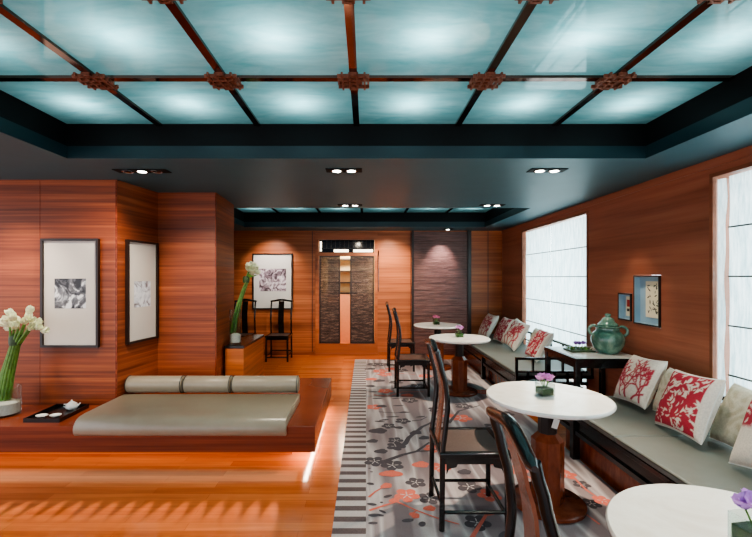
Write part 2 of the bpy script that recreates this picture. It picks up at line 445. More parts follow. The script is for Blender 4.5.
# ------------------------------------------------------------------ slate panel
sl = MB(); r = random.Random(3); z = .02
sx0, sx1 = .955, 2.09
while z < ZC-.03:
    h = min(r.uniform(.02, .045), ZC-.02-z); x = sx0+.02
    while x < sx1-.03:
        xe = min(x+r.uniform(.2, .5), sx1-.02); sl.box(x, xe, WY-.028-r.uniform(0, .014), WY-.002, z, z+h-.002); x = xe
    z += h
sp = thing('stone_wall_panel', 'dark purple-brown split slate panel set into the back wall', 'wall panel', (0, 0, 0))
sl.build('slate_face', M['slate'], sp, smooth=False)
MB().box(sx0-.02, sx0+.018, WY-.06, WY-.001, 0, ZC-.005).box(sx1-.018, sx1+.05, WY-.07, WY-.001, 0, ZC-.005).build('edge_frame', M['frame'], sp, smooth=False)

# ------------------------------------------------------------------ luminous ceilings
def fretwork(r=.09, t=.012):
    m = MB(); z0, z1 = -.02, 0
    def b(x0, y0, x1, y1): m.box(min(x0, x1)-t/2, max(x0, x1)+t/2, min(y0, y1)-t/2, max(y0, y1)+t/2, z0, z1)
    for s in (-1, 1):
        b(-r, s*r*.75, r, s*r*.75); b(s*r*.75, -r, s*r*.75, r)
        b(-r, s*r*.25, r*.25 if s > 0 else r, s*r*.25); b(s*r*.25, -r, s*r*.25, r)
        b(-r*.25, s*r, r*.25, s*r); b(s*r, -r*.25, s*r, r*.25)
    m.box(-r*.6, r*.6, -r*.6, r*.6, -.006, 0)
    return m
def luminous(name, label, box_, xs, ys, power, fret=True):
    x0, x1, y0, y1 = box_
    t = thing(name, label, 'ceiling light', (0, 0, ZG))
    XS = [x0]+xs+[x1]; YS = [y0]+ys+[y1]
    for i in range(len(XS)-1):
        for j in range(len(YS)-1):
            MB().add([(XS[i]+.001, YS[j]+.001, .004), (XS[i+1]-.001, YS[j]+.001, .004), (XS[i+1]-.001, YS[j+1]-.001, .004), (XS[i]+.001, YS[j+1]-.001, .004)], [(3, 2, 1, 0)]).build('glass_pane', M['frost'], t, smooth=False)
            cx, cy = (XS[i]+XS[i+1])/2, (YS[j]+YS[j+1])/2
            if YS[j+1] < -.2 and fret: continue
            li = bpy.data.lights.new('panel_lamp', 'POINT'); li.energy = power; li.color = (.86, .97, 1); li.shadow_soft_size = .09
            o = bpy.data.objects.new('panel_lamp', li); COL.objects.link(o); o.location = (cx, cy, .135); o.parent = t
    for x in xs: MB().box(x-.023, x+.023, y0+.001, y1-.001, -.014, .003).build('divider_bar', M['bronze'], t, smooth=False)
    for y in ys:
        for i in range(len(XS)-1): MB().box(XS[i]+(.024 if i else .001), XS[i+1]-(.024 if i < len(XS)-2 else .001), y-.023, y+.023, -.014, .003).build('cross_bar', M['bronze'], t, smooth=False)
    if fret:
        fm = None
        for x in xs:
            for y in ys:
                if fm is None:
                    o = fretwork().build('fretwork_boss', M['fret'], t, (x, y, -.0145), smooth=False); fm = o
                else:
                    o = fm.copy(); COL.objects.link(o); o.location = (x, y, -.0145)
    return t
colx = [-1.655, -.868, -.076, .735, 1.515]
luminous('luminous_ceiling', 'large teal-white frosted glass light ceiling with bronze bars and fretwork bosses, overhead', T1, colx, [2.483-.815*k for k in range(0, 5)][::-1], 3.6)
luminous('luminous_ceiling', 'distant narrow frosted glass light ceiling strip near the back wall', T2, colx, [6.64], 3.4, False)

# downlights
def downlight(x, y, label, n=2, on=(True, True)):
    t = thing('recessed_downlight', label, 'downlight', (x, y, ZC), 0, 'recessed downlights')
    w = .075*n
    f = MB().box(-w-.01, w+.01, -.06, .06, -.006, -.0005)
    f.build('trim_plate', M['black'], t, smooth=False)
    for i in range(n):
        cx = (i-(n-1)/2)*.13
        MB().lathe([(.048, -.004), (.05, -.012), (.046, -.013), (.042, -.008)], (cx, 0, 0), 20).build('lamp_ring', M['silver'], t)
        MB().lathe([(.036, -.011), (.02, -.014), (0, -.015)], (cx, 0, 0), 16).build('lamp', M['lamp'] if on[i] else M['dglass'], t)
downlight(-.195, 3.6, 'twin recessed downlight in the dark ceiling straight ahead of the ceiling glass')
downlight(1.61, 3.6, 'twin recessed downlight in the dark ceiling above the right-hand tables')
downlight(-2.0, 3.62, 'triple recessed downlight above the framed prints at left', 3, (False, True, False))
downlight(-.21, 5.34, 'small distant twin downlight just before the far ceiling strip, left of centre')
downlight(1.66, 5.34, 'small distant twin downlight just before the far ceiling strip, over the far bench')
downlight(1.62, 8.02, 'single small downlight right above the slate wall panel', 1)

# ------------------------------------------------------------------ rug
rg = MB(); RX0, RX1, RY0, RY1 = -.212, 1.86, -1.4, 7.8
rg.box(RX0, RX1, RY0, RY1, .001, .010, 0)
ZR = .0112
rg.add([(RX0, RY0, ZR-.0006), (0, RY0, ZR-.0006), (0, RY1, ZR-.0006), (RX0, RY1, ZR-.0006)], [(0, 1, 2, 3)], 3)
y = 2.534-.125*30
while y < RY1-.05:
    rg.add([(RX0, y-.03, ZR), (0, y-.03, ZR), (0, y+.028, ZR), (RX0, y+.028, ZR)], [(0, 1, 2, 3)], 2)
    y += .125
lay = [0]
def zl(): lay[0] += 1; return ZR+.0000035*lay[0]
def blob(cx, cy, pts, mi): 
    z = zl(); n = len(pts)
    if min(cx+p[0] for p in pts) < RX0 or max(cx+p[0] for p in pts) > RX1-.02 or cx < .02: return
    rg.add([(cx, cy, z)]+[(cx+p[0], cy+p[1], z) for p in pts], [(0, i+1, (i+1) % n+1) for i in range(n)], mi)
def flower(cx, cy, r, mi, rot=0):
    N = 60
    blob(cx, cy, [((r*(.62+.38*abs(math.cos(2.5*(a+rot)))**.7))*math.cos(a) if 1 else 0, (r*(.62+.38*abs(math.cos(2.5*(a+rot)))**.7))*math.sin(a)) for a in [2*PI*k/N for k in range(N)]], mi)
    for k in range(5):   # pale veins
        a = 2*PI*k/5-rot+PI/5
        leafd(cx+.34*r*math.cos(a), cy+.34*r*math.sin(a), r*.2, r*.05, a, 3)
    blob(cx, cy, [(r*.1*math.cos(2*PI*k/10), r*.1*math.sin(2*PI*k/10)) for k in range(10)], 3)
def leafd(cx, cy, L, W, a, mi):
    ca, sa = math.cos(a), math.sin(a); N = 16
    blob(cx, cy, [(L*math.cos(q)*ca-W*math.sin(q)*sa, L*math.cos(q)*sa+W*math.sin(q)*ca) for q in [2*PI*k/N for k in range(N)]], mi)
def bud(cx, cy, r, a, mi):
    leafd(cx, cy, r, r*.62, a, mi); leafd(cx+.35*r*math.cos(a+1.2), cy+.35*r*math.sin(a+1.2), r*.6, r*.4, a+.5, mi); leafd(cx+.35*r*math.cos(a-1.2), cy+.35*r*math.sin(a-1.2), r*.6, r*.4, a-.5, mi)
def branch(pts, w, mi):
    z = zl(); n = len(pts); vs = []
    for i, p in enumerate(pts):
        a = pts[max(i-1, 0)]; b = pts[min(i+1, n-1)]; dx, dy = b[0]-a[0], b[1]-a[1]; L = math.hypot(dx, dy) or 1
        ww = w*(1-.55*i/(n-1)); vs += [(p[0]-dy/L*ww, p[1]+dx/L*ww, z), (p[0]+dy/L*ww, p[1]-dx/L*ww, z)]
    rg.add(vs, [(2*i, 2*i+1, 2*i+3, 2*i+2) for i in range(n-1)], mi)
DK, CO = 1, 4
for (x, y, r, m, ro) in [(.075,3.49,.085,DK,.2),(.223,3.42,.09,DK,.5),(.281,3.80,.085,DK,.1),(.385,3.13,.073,DK,.6),(.456,2.91,.075,DK,0),(.297,2.95,.085,CO,.3),
        (.407,4.47,.08,DK,.2),(.241,4.32,.07,DK,.5),(.286,3.94,.07,DK,.1),(.562,5.22,.10,DK,.3),(.10,4.95,.09,CO,0),(.268,5.64,.10,CO,.2),(.24,6.84,.12,CO,0),(.31,6.6,.11,CO,.5),(.14,7.36,.12,DK,.2),(.30,7.36,.12,DK,.6),
        (1.073,4.56,.11,CO,.3),(1.2,4.99,.1,DK,.1),(1.62,4.7,.09,DK,.3),(1.232,3.33,.09,CO,.2),(1.478,3.74,.09,CO,.6),(.78,3.07,.085,DK,.2),(1.614,3.26,.07,CO,.1),(1.65,3.10,.06,DK,.4),(1.58,2.84,.06,DK,.6),(1.68,2.88,.06,CO,.2),
        (.72,2.62,.08,DK,.3),(.62,3.38,.08,CO,.4),(.62,3.75,.08,CO,.4),(.95,3.6,.09,DK,.1),(.9,2.95,.08,CO,.6),(1.0,2.3,.09,DK,.3),(1.4,2.2,.09,CO,.2),(.7,2.1,.09,CO,.5),(.3,2.2,.09,DK,.2),
        (.75,5.9,.11,DK,.3),(.95,6.5,.11,CO,.1),(.6,6.9,.11,DK,.4),(1.2,7.2,.12,CO,.1),(1.5,6.3,.1,DK,.5),(1.6,5.6,.1,CO,.3),(.85,4.85,.1,DK,0),(1.35,4.3,.09,DK,.2),(1.7,7.3,.1,CO,0),(.45,6.1,.1,DK,.3),(.5,1.6,.1,DK,0),(1.2,1.5,.1,CO,.3)]:
    flower(x, y, r*1.12, m, ro)
for (x, y, r, a, m) in [(.135,3.69,.065,.1,DK),(.16,3.27,.06,.2,CO),(.23,3.27,.07,3.0,CO),(.46,3.43,.075,.2,CO),(.152,3.08,.05,.6,CO),(.435,2.78,.045,.1,CO),(.322,2.70,.04,-.8,CO),(.2,2.88,.04,.3,CO),
        (.552,5.44,.09,.1,CO),(.061,5.9,.08,0,DK),(.121,4.18,.10,.1,DK),(.19,4.98,.07,0,DK),(.505,4.13,.07,.6,DK),(.06,3.92,.06,.3,DK),(.345,4.27,.05,0,DK),(.95,4.63,.08,.2,CO),(1.55,4.56,.07,.2,CO),(.572,4.0,.06,.5,DK),
        (.08,6.3,.1,.2,CO),(.2,6.2,.1,.5,DK),(.42,7.0,.1,.1,CO),(.07,7.0,.1,.4,DK),(1.3,3.55,.06,.4,DK),(1.55,3.45,.06,.7,CO),(.8,3.3,.06,.2,DK)]:
    bud(x, y, r, a, m)
for (x, y, L, W, a) in [(.035,3.11,.03,.018,-.3),(.158,2.934,.036,.016,.5),(.04,2.83,.036,.016,-.2),(.049,2.70,.036,.018,0),(.045,2.613,.032,.015,0),(.111,2.743,.03,.012,-.7),(.272,2.642,.04,.02,.2),(.361,2.604,.028,.022,1),
        (.045,3.30,.012,.01,0),(.03,3.36,.012,.008,.5),(.109,2.853,.012,.01,0),(.09,2.70,.032,.014,-.3),(.3,4.6,.08,.018,.1),(.2,4.5,.06,.02,.3),(.62,4.6,.06,.02,.3),(.45,4.75,.07,.02,.1),(.15,4.45,.06,.02,-.2),
        (.4,5.0,.07,.02,.1),(.15,5.3,.07,.025,.1),(.4,5.3,.07,.02,.3),(.1,5.6,.07,.025,0),(.45,5.8,.08,.025,.4),(.8,4.4,.07,.02,.6),(1.0,4.2,.06,.02,.4),(1.15,3.8,.05,.018,.4),(1.4,3.2,.05,.018,.8),(.55,2.35,.05,.02,.2),(.85,2.5,.05,.02,.7)]:
    leafd(x, y, L, W, a, DK)
branch([(.02,2.92),(.068,2.996),(.152,3.081)], .010, CO); branch([(.022,2.754),(.127,2.815),(.218,2.864),(.345,2.754),(.476,2.662),(.6,2.6)], .010, CO); branch([(.291,2.70),(.345,2.754)], .008, CO)
branch([(.141,3.475),(.324,3.615),(.462,3.689),(.609,3.889)], .024, DK); branch([(.25,3.73),(.34,3.81),(.376,3.864),(.423,4.004),(.506,4.141),(.595,4.293),(.691,4.391),(.8,4.55)], .030, DK)
branch([(.508,4.467),(.604,4.493),(.695,4.6)], .012, DK); branch([(.148,4.77),(.343,4.729),(.487,4.8)], .010, DK); branch([(.462,3.689),(.6,3.70),(.7,3.78)], .012, DK)
branch([(1.30,3.75),(1.5,3.6),(1.62,3.45),(1.646,3.21),(1.643,3.015),(1.70,2.8)], .014, CO); branch([(1.05,3.45),(1.232,3.33),(1.4,3.0),(1.5,2.6)], .012, CO)
branch([(.1,5.45),(.3,5.4),(.5,5.6),(.8,5.6)], .014, CO); branch([(.9,4.4),(1.1,4.8),(1.4,5.0)], .02, DK); branch([(.6,2.4),(.8,2.7),(1.0,2.75)], .015, CO); branch([(.15,6.6),(.4,6.7),(.8,6.6)], .016, CO)
branch([(.7,6.2),(1.0,6.3),(1.3,6.8)], .02, DK)
tag(rg.build('area_rug', [M['rug'], M['rugd'], M['rugs'], M['rugl'], M['rugc']], smooth=False), 'grey mauve area rug with coral and charcoal blossoms and a striped border', 'rug')

# ------------------------------------------------------------------ platform, daybed
pf = thing('wooden_platform', 'low floating reddish wooden platform under the grey daybed cushions', 'platform', (0, 0, 0))
PX = -.425
MB().prism([(LX+.02, 3.375), (PX, 3.375), (PX, 5.0), (-1.43, 5.0), (-1.43, 4.77), (-1.67, 4.77), (-1.67, 4.535), (-2.325, 4.535), (-2.415, 3.935), (LX+.02, 3.935)], .138, .355).build('platform_slab', M['slab'], pf, bevel=.003)
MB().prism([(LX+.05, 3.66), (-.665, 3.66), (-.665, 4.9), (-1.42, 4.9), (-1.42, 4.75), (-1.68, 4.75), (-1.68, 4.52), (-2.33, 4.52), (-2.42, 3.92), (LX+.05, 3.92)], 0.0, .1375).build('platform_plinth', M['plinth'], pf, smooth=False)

def roundbox(x0, x1, y0, y1, z0, z1, r):
    """box with rounded long edges, profile swept along X"""
    prof = []
    for (cy, cz, a0) in ((y1-r, z1-r, 0), (y0+r, z1-r, PI/2), (y0+r, z0+r, PI), (y1-r, z0+r, 1.5*PI)):
        for k in range(7):
            a = a0+PI/2*k/6; prof.append((cy+r*math.cos(a), cz+r*math.sin(a)))
    n = len(prof); m = MB()
    m.add([(x, y, z) for x in (x0, x1) for (y, z) in prof], [tuple(range(n)), tuple(range(2*n-1, n-1, -1))]+[(i, n+i, n+(i+1) % n, (i+1) % n) for i in range(n)])
    return m
db = thing('daybed_cushion', 'wide flat olive-grey leather daybed mattress on the wooden platform', 'mattress', (0, 0, 0))
mm = MB(); prof = []
# section (y,z): back -> top -> rolls over the front edge
ctrl = [(4.05, .357), (4.05, .425), (4.03, .437), (3.46, .437), (3.40, .432), (3.355, .415), (3.325, .38), (3.315, .345), (3.318, .315), (3.335, .292), (3.355, .285), (3.368, .297), (3.3705, .357)]
n = len(ctrl); xs_ = [-2.405, -2.40, -.665, -.66]
vs = []
for x in xs_:
    s = .985 if x in (xs_[0], xs_[-1]) else 1
    vs += [(x, 3.7+(y-3.7)*s, .36+(z-.36)*s) for (y, z) in ctrl]
fs = [(i*n+k, (i+1)*n+k, (i+1)*n+(k+1) % n, i*n+(k+1) % n) for i in range(3) for k in range(n)]+[tuple(range(n)), tuple(range(4*n-1, 3*n-1, -1))]
mm.add(vs, fs).build('mattress', M['leather2'], db, ang=60)
for (a, b, lab) in ((119, 184, 'left'), (184, 232, 'middle'), (232, 299, 'right')):
    x0 = max(-2.395, (a-366)*4.06/405); x1 = (b-366)*4.06/405
    t = thing('bolster_cushion', {'left': 'long grey leather bolster at the wall end of the daybed', 'middle': 'shorter middle grey leather bolster of the daybed', 'right': 'long grey leather bolster nearest the open corner of the platform'}[lab], 'bolster', ((x0+x1)/2, 4.075, .522), 0, 'daybed bolsters')
    h = (x1-x0)/2-.004; R = .083
    m = MB(); seg = 28; rings = [(-h, .02), (-h, R*.8), (-h+.006, R*.93), (-h+.02, R), (h-.02, R), (h-.006, R*.93), (h, R*.8), (h, .02)]
    vs = [(x, r*math.cos(2*PI*k/seg), r*math.sin(2*PI*k/seg)) for (x, r) in rings for k in range(seg)]
    fs = [(i*seg+k, (i+1)*seg+k, (i+1)*seg+(k+1) % seg, i*seg+(k+1) % seg) for i in range(len(rings)-1) for k in range(seg)]+[tuple(range(seg)), tuple(range(len(vs)-1, len(vs)-seg-1, -1))]
    m.add(vs, fs).build('bolster_body', M['leather2'], t, ang=50)
    for s in (-1, 1):
        pts = [(s*(h-.012), (R+.001)*math.cos(2*PI*k/24), (R+.001)*math.sin(2*PI*k/24)) for k in range(25)]
        MB().tube(pts, .004, 6).build('piping', M['piping'], t)

# tray set
ty = MB(); ty.prism([(-2.93, 3.46), (-2.62, 3.46), (-2.64, 3.86), (-2.95, 3.86)], 0, .012)
tr = thing('serving_tray', 'black rectangular serving tray on the platform beside the daybed', 'tray', (-2.785, 3.66, .3555))
m = MB(); P = [(-.145, -.2), (.165, -.2), (.145, .2), (-.165, .2)]
m.prism(P, 0, .01).build('tray_base', M['lacq'], tr, smooth=False)
rim = MB()
for i in range(4):
    a, b = Vector(P[i]), Vector(P[(i+1) % 4]); d = (b-a).normalized(); nn = Vector((-d.y, d.x))*.008
    rim.prism([tuple(a), tuple(b), tuple(b+nn), tuple(a+nn)], .01, .035)
rim.build('tray_rim', M['lacq'], tr, smooth=False)
tp = thing('teapot', 'small white porcelain teapot at the back of the black tray', 'teapot', (-2.74, 3.77, .366))
MB().lathe([(.025, 0), (.045, .015), (.052, .035), (.045, .055), (.025, .066)], seg=24).build('pot_body', M['white'], tp)
MB().lathe([(.026, .066), (.02, .074), (.006, .078), (.008, .088), (0, .092)], seg=16).build('lid', M['white'], tp)
MB().tube([(.045, 0, .03), (.065, 0, .045), (.08, 0, .062)], [.01, .007, .005], 8).build('spout', M['white'], tp)
MB().tube([(-.045, 0, .05), (-.07, 0, .05), (-.075, 0, .03), (-.048, 0, .02)], .005, 8).build('handle', M['white'], tp)
for i, (x, y) in enumerate(((-2.84, 3.55), (-2.73, 3.56))):
    o = MB().lathe([(.02, 0), (.035, .006), (.05, .02), (.047, .021), (.03, .01), (0, .008)], seg=24).build('tea_cup', M['white'], None, (x, y, .366))
    o.scale = (1, .8, 1.2)
    tag(o, ['shallow white cup at the front left of the black tray', 'shallow white cup at the front right of the black tray'][i], 'cup', 'white cups on the black tray')

# blossoms
def blossom(m, c, d, r, mi=0, n=6, open_=.9):
    c = Vector(c); d = Vector(d).normalized(); ref = Vector((0, 0, 1)) if abs(d.z) < .9 else Vector((1, 0, 0))
    a = d.cross(ref).normalized(); b = d.cross(a)
    for k in range(n):
        q = 2*PI*k/n+random.uniform(-.2, .2); out = a*math.cos(q)+b*math.sin(q)
        m.petal(c, out*open_+d*(1.1-open_*.6), d, r*random.uniform(.9, 1.1), r*.75, .35, mi)
    for k in range(n//2):
        q = 2*PI*(k+.5)/(n//2); out = a*math.cos(q)+b*math.sin(q)
        m.petal(c, out*.4+d, d, r*.7, r*.5, .1, mi)

# left vase + bouquet
vx, vy, vz = -3.27, 3.66, .3555
v = thing('glass_vase', 'wide clear glass cylinder vase with white pebbles at the far left', 'vase', (vx, vy, vz))
MB().lathe([(.118, 0), (.122, .01), (.122, .25), (.116, .25), (.116, .016), (0, .016)], seg=36).build('glass_wall', M['glass'], v)
MB().lathe([(.112, .018), (.112, .11), (.08, .125), (0, .13)], seg=30).build('pebble_fill', M['pebble'], v)
bq = thing('flower_bouquet', 'bunch of cream-white blossoms on green stalks in the far left vase', 'flowers', (vx, vy, vz+.13))
r = random.Random(5); tops = []
for i in range(11):
    a = 2*PI*i/11; bx, by = .06*math.cos(a)*r.uniform(.4, 1)-.01, .06*math.sin(a)*r.uniform(.4, 1)
    kx, ky = .10+.03*math.cos(a), .03*math.sin(a)
    tx, ty_, tz = .17+.11*math.cos(a)*r.uniform(.3, 1), .1*math.sin(a)*r.uniform(.3, 1), .68+r.uniform(-.03, .05)-.25*abs(math.cos(a))*.1
    MB().tube([(bx, by, .005), (bx*.6+kx*.4, by*.6+ky*.4, .25), (kx, ky, .5), (tx, ty_, tz)], [.012, .012, .011, .008], 8).build('stem', M['green'], bq)
    tops.append((tx, ty_, tz))
MB().lathe([(.045, .50), (.048, .52), (.048, .57), (.045, .59)], (.10, 0, 0), 16).build('stem_tie', M['dgreen'], bq)
tops += [(.17+x, y, .70+z) for x, y, z in ((-.12, -.02, -.02), (.13, -.03, -.04), (0, -.08, .03), (.05, 0, .08), (-.06, -.04, .06), (.09, -.06, .02), (-.1, .03, .03), (.14, .02, -.07))]
for (x, y, z) in tops:
    m = MB(); dd = Vector((x-.15, y-.02, z-.62)); blossom(m, (x, y, z), dd, .078, n=7, open_=.6); 
    m.build('blossom', M['petalw'], bq, ang=180)

# cabinet box with tall vase
cbx = thing('low_cabinet', 'low wooden cabinet with a black top against the jogged wall', 'cabinet', (-1.565, 5.26, 0))
MB().box(-.10, .115, -.47, .47, 0, .755).build('cabinet_body', M['boxw'], cbx, smooth=False)
MB().box(-.11, .125, -.48, .48, .756, .786).build('cabinet_top', M['lacq'], cbx, bevel=.003)
v = thing('glass_vase', 'slender tall clear glass vase on the black-topped cabinet', 'vase', (-1.59, 4.93, .7865))
MB().lathe([(.062, 0), (.068, .01), (.072, .42), (.067, .42), (.062, .02), (0, .02)], seg=32).build('glass_wall', M['glass'], v)
MB().lathe([(.060, .021), (.061, .11), (.03, .13), (0, .13)], seg=24).build('pebble_fill', M['pebble'], v)
bq = thing('flower_bouquet', 'leaning sheaf of long green leaves with pale blossoms in the slender vase', 'flowers', (-1.59, 4.93, .92))
r = random.Random(9)
for i in range(9):
    oy = r.uniform(-.03, .03); ox = r.uniform(-.03, .03); tl = r.uniform(.60, .70)
    pts = []
    for k in range(8):
        t = k/7; pts.append((ox*(1-t*.5)-.03+.02*math.sin(t*3)+.19*t*t, oy, .0+tl*t))
    MB().tube(pts, [.018, .024, .025, .024, .022, .020, .016, .010], 8, flat=(1, .5)).build('long_leaf', M['green'], bq)
MB().lathe([(.035, .61), (.04, .63), (.04, .67), (.03, .69)], (.13, 0, 0), 16).build('leaf_tie', M['dgreen'], bq)
for (x, z, s) in ((.17, .745, .085), (.22, .72, .09), (.17, .79, .07), (.24, .77, .08), (.27, .71, .065), (.21, .82, .055), (.20, .70, .06)):
    MB().tube([(.13, 0, .66), (x, 0, z)], .008, 6).build('stem', M['green'], bq); m = MB(); blossom(m, (x, r.uniform(-.04, .02), z), (x-.12, -.2, .3), s); m.build('blossom', M['petalw'], bq, ang=180)

# ------------------------------------------------------------------ pictures
def picture(name, label, w, h, art, loc, rz, pw, ph, pz, fw=.022, depth=.035, cat='picture', group=None):
    """faces local -Y; back at y=0"""
    t = thing(name, label, cat, loc, rz, group)
    f = MB().box(-w/2, -w/2+fw, -depth, 0, -h/2, h/2).box(w/2-fw, w/2, -depth, 0, -h/2, h/2).box(-w/2+fw, w/2-fw, -depth, 0, h/2-fw, h/2).box(-w/2+fw, w/2-fw, -depth, 0, -h/2, -h/2+fw)
    f.build('picture_frame', M['frame'], t, smooth=False)
    MB().box(-w/2+fw, w/2-fw, -.015, -.001, -h/2+fw, h/2-fw).build('mount', M['cardd'] if art is not M['art3'] else M['card'], t, smooth=False)
    MB().box(-pw/2, pw/2, -.017, -.0151, pz-ph/2, pz+ph/2).build('print', art, t, smooth=False)
    return t
picture('framed_print', 'tall dark-framed monochrome flower print on the left wall facing the room', .56, 1.055, M['art1'], (-2.872, A[1]-.001, 1.445), 0, .305, .29, -.005+.0, group='framed flower prints')
ang = math.atan2(B[1]-A[1], B[0]-A[0])
u = Vector((B[0]-A[0], B[1]-A[1])).normalized(); mid = Vector(A)+u*.34; nrm = Vector((u.y, -u.x))
picture('framed_print', 'tall dark-framed pale print on the side face of the wall jog', .465, 1.055, M['art2'], (mid.x+nrm.x*.001, mid.y+nrm.y*.001, 1.45), ang, .25, .27, -.03, group='framed flower prints')
picture('framed_print', 'large framed mauve flower print on the back wall behind the two chairs', .82, 1.14, M['art3'], (-1.91, WY-.001, 1.51), 0, .55, .46, .03, fw=.025, group='framed flower prints')

# ------------------------------------------------------------------ shadow boxes in the right wall
def shadowbox(label, nb, kind):
    y0, y1, z0, z1 = nb; e = .004
    t = thing('shadow_box', label, 'shadow box', (WX, (y0+y1)/2, (z0+z1)/2), 0, 'shadow boxes on the right wall')
    hy, hz = (y1-y0)/2-e, (z1-z0)/2-e; w = .014
    def fr(m, x0, x1):
        m.box(x0, x1, -hy, -hy+w, -hz, hz); m.box(x0, x1, hy-w, hy, -hz, hz); m.box(x0, x1, -hy+w, hy-w, hz-w, hz); m.box(x0, x1, -hy+w, hy-w, -hz, -hz+w); return m
    fr(MB(), -.014, .02).build('box_frame', M['frame'], t, smooth=False)
    m = MB(); hy2, hz2 = hy-w, hz-w; q = .004
    m.box(-.012, .05, hy2-q, hy2, -hz2, hz2).box(-.012, .05, -hy2, -hy2+q, -hz2, hz2).box(-.012, .05, -hy2+q, hy2-q, hz2-q, hz2).box(-.012, .05, -hy2+q, hy2-q, -hz2, -hz2+q).box(.046, .05, -hy2+q, hy2-q, -hz2+q, hz2-q)
    m.build('lining', M['boxblue'], t, smooth=False)
    if kind == 'big':
        c = MB().box(.038, .045, -.15, .075, -.17, .19, 0)
        rr = random.Random(4)
        for i in range(34):
            yy, zz, L, a = rr.uniform(-.12, .05), rr.uniform(-.14, .16), rr.uniform(.012, .024), rr.uniform(0, PI)
            pts = [(.0375, yy+L*math.cos(q_)*math.cos(a)-L*.3*math.sin(q_)*math.sin(a), zz+L*math.cos(q_)*math.sin(a)+L*.3*math.sin(q_)*math.cos(a)) for q_ in [2*PI*k/8 for k in range(8)]]
            c.add(pts, [tuple(range(8))], 1)
        c.build('brush_drawing', [M['ivory'], M['ink']], t, smooth=False)
    else:
        c = MB().box(.038, .045, -.085, .045, -.10, .11, 0)
        c.box(.0372, .038, -.03, .03, .0, .075, 1).box(.0372, .038, -.01, .03, -.05, -.02, 2)
        c.build('printed_card', [M['ivory'], M['red'], M['ink']], t, smooth=False)
shadowbox('larger black shadow box with a brush drawing on the right wall', N1, 'big')
shadowbox('smaller shadow box with a red-marked card, beside the larger one', N2, 'small')

# ------------------------------------------------------------------ dining chairs (facing +X)
def S(z):   # back profile x offset versus height
    pts = [(0, -.205), (.49, -.205), (.62, -.188), (.78, -.172), (.9, -.182), (1.02, -.212), (1.125, -.24)]
    for (z0, x0), (z1, x1) in zip(pts, pts[1:]):
        if z <= z1: t = (z-z0)/(z1-z0); t = t*t*(3-2*t)*.5+t*.5; return x0+(x1-x0)*t
    return pts[-1][1]
def make_chair(name, label, group):
    t = thing(name, label, 'chair', (0, 0, 0), 0, group)
    L = M['lacq']
    m = MB().box(-.225, .225, -.225, -.185, .455, .49).box(-.225, .225, .185, .225, .455, .49).box(-.225, -.185, -.185, .185, .455, .49).box(.185, .225, -.185, .185, .455, .49)
    m.build('seat_frame', L, t, bevel=.007)
    MB().box(-.185, .185, -.185, .185, .466, .484).build('woven_seat', M['seatw'], t, smooth=False)
    for s in (-1, 1):
        MB().tube([(.2, s*.2, .455), (.203, s*.203, .0)], [.017, .018], 12).build('leg', L, t)
        MB().tube([(-.205, s*.2, .455), (-.21, s*.203, .0)], [.017, .018], 12).build('leg', L, t)
        MB().tube([(S(z), s*.2, z) for z in [.485+.04*k for k in range(16)]]+[(S(1.12), s*.2, 1.126)], [.0165]*17, 12).build('back_post', L, t)
        MB().box(-.19, .19, s*.2-.008, s*.2+.008, .415, .456).build('apron', L, t, smooth=False)
        # small shaped brackets below the apron
        for e in (-1, 1):
            b = MB()
            b.add([(e*.18, s*.2-.006, .415), (e*.11, s*.2-.006, .415), (e*.12, s*.2-.006, .395), (e*.165, s*.2-.006, .385), (e*.18, s*.2-.006, .35),
                   (e*.18, s*.2+.006, .415), (e*.11, s*.2+.006, .415), (e*.12, s*.2+.006, .395), (e*.165, s*.2+.006, .385), (e*.18, s*.2+.006, .35)],
                  [(0, 1, 2, 3, 4), (9, 8, 7, 6, 5), (0, 5, 6, 1), (1, 6, 7, 2), (2, 7, 8, 3), (3, 8, 9, 4), (4, 9, 5, 0)])
            b.build('bracket', L, t, smooth=False)
        MB().tube([(-.2, s*.2, .11), (.195, s*.2, .11)], .011, 8).build('stretcher', L, t)
    MB().tube([(.2, -.19, .085), (.2, .19, .085)], .012, 8).build('stretcher', L, t)
    MB().tube([(-.205, -.19, .145), (-.205, .19, .145)], .011, 8).build('stretcher', L, t)
    MB().box(.192, .208, -.185, .185, .415, .456).build('apron', L, t, smooth=False)
    # yoke top rail
    pts = []; rr = []
    for k in range(17):
        s = -1+k/8; a = abs(s)
        pts.append((-.238-.009*(a**2), s*.226, 1.135+.012*math.cos(PI*a*1.1)-.004*a)); rr.append(.0165+.005*(1-a**2)-(.008 if a > .98 else 0))
    MB().tube(pts, rr, 14).build('top_rail', L, t)
    # splat following the S curve
    vs = []; K = 14; wsp = .055
    for k in range(K+1):
        z = .488+(1.12-.488)*k/K; x = S(z)
        vs += [(x-.006, -wsp, z), (x+.006, -wsp, z), (x+.006, wsp, z), (x-.006, wsp, z)]
    fs = [(i*4+j, i*4+(j+1) % 4, i*4+4+(j+1) % 4, i*4+4+j) for i in range(K) for j in range(4)]+[(3, 2, 1, 0), (K*4, K*4+1, K*4+2, K*4+3)]
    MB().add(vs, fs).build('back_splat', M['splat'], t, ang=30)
    return t
G = 'black lacquered dining chairs along the rug'
ch = make_chair('dining_chair', 'nearest black lacquered dining chair, cut by the bottom of the photo', G)
ch.location = (.668, 1.195, ZF); ch.rotation_euler = (0, 0, math.radians(-3))
for (x, y, lab) in ((.685, 2.74, 'whole black dining chair with brown woven seat beside the largest fully visible round table'),
                    (.63, 5.58, 'black dining chair at the third round table, in front of another chair back'),
                    (.60, 7.0, 'farthest black dining chair on the rug, at the farthest round table')):
    dup(ch, (x, y, ZF), 0, lab)
G2 = 'black chairs at the back wall'
b1 = dup(ch, (-1.68, 7.83, 0), -PI/2, 'black yoke-back chair below the back wall print, nearer the door', G2)
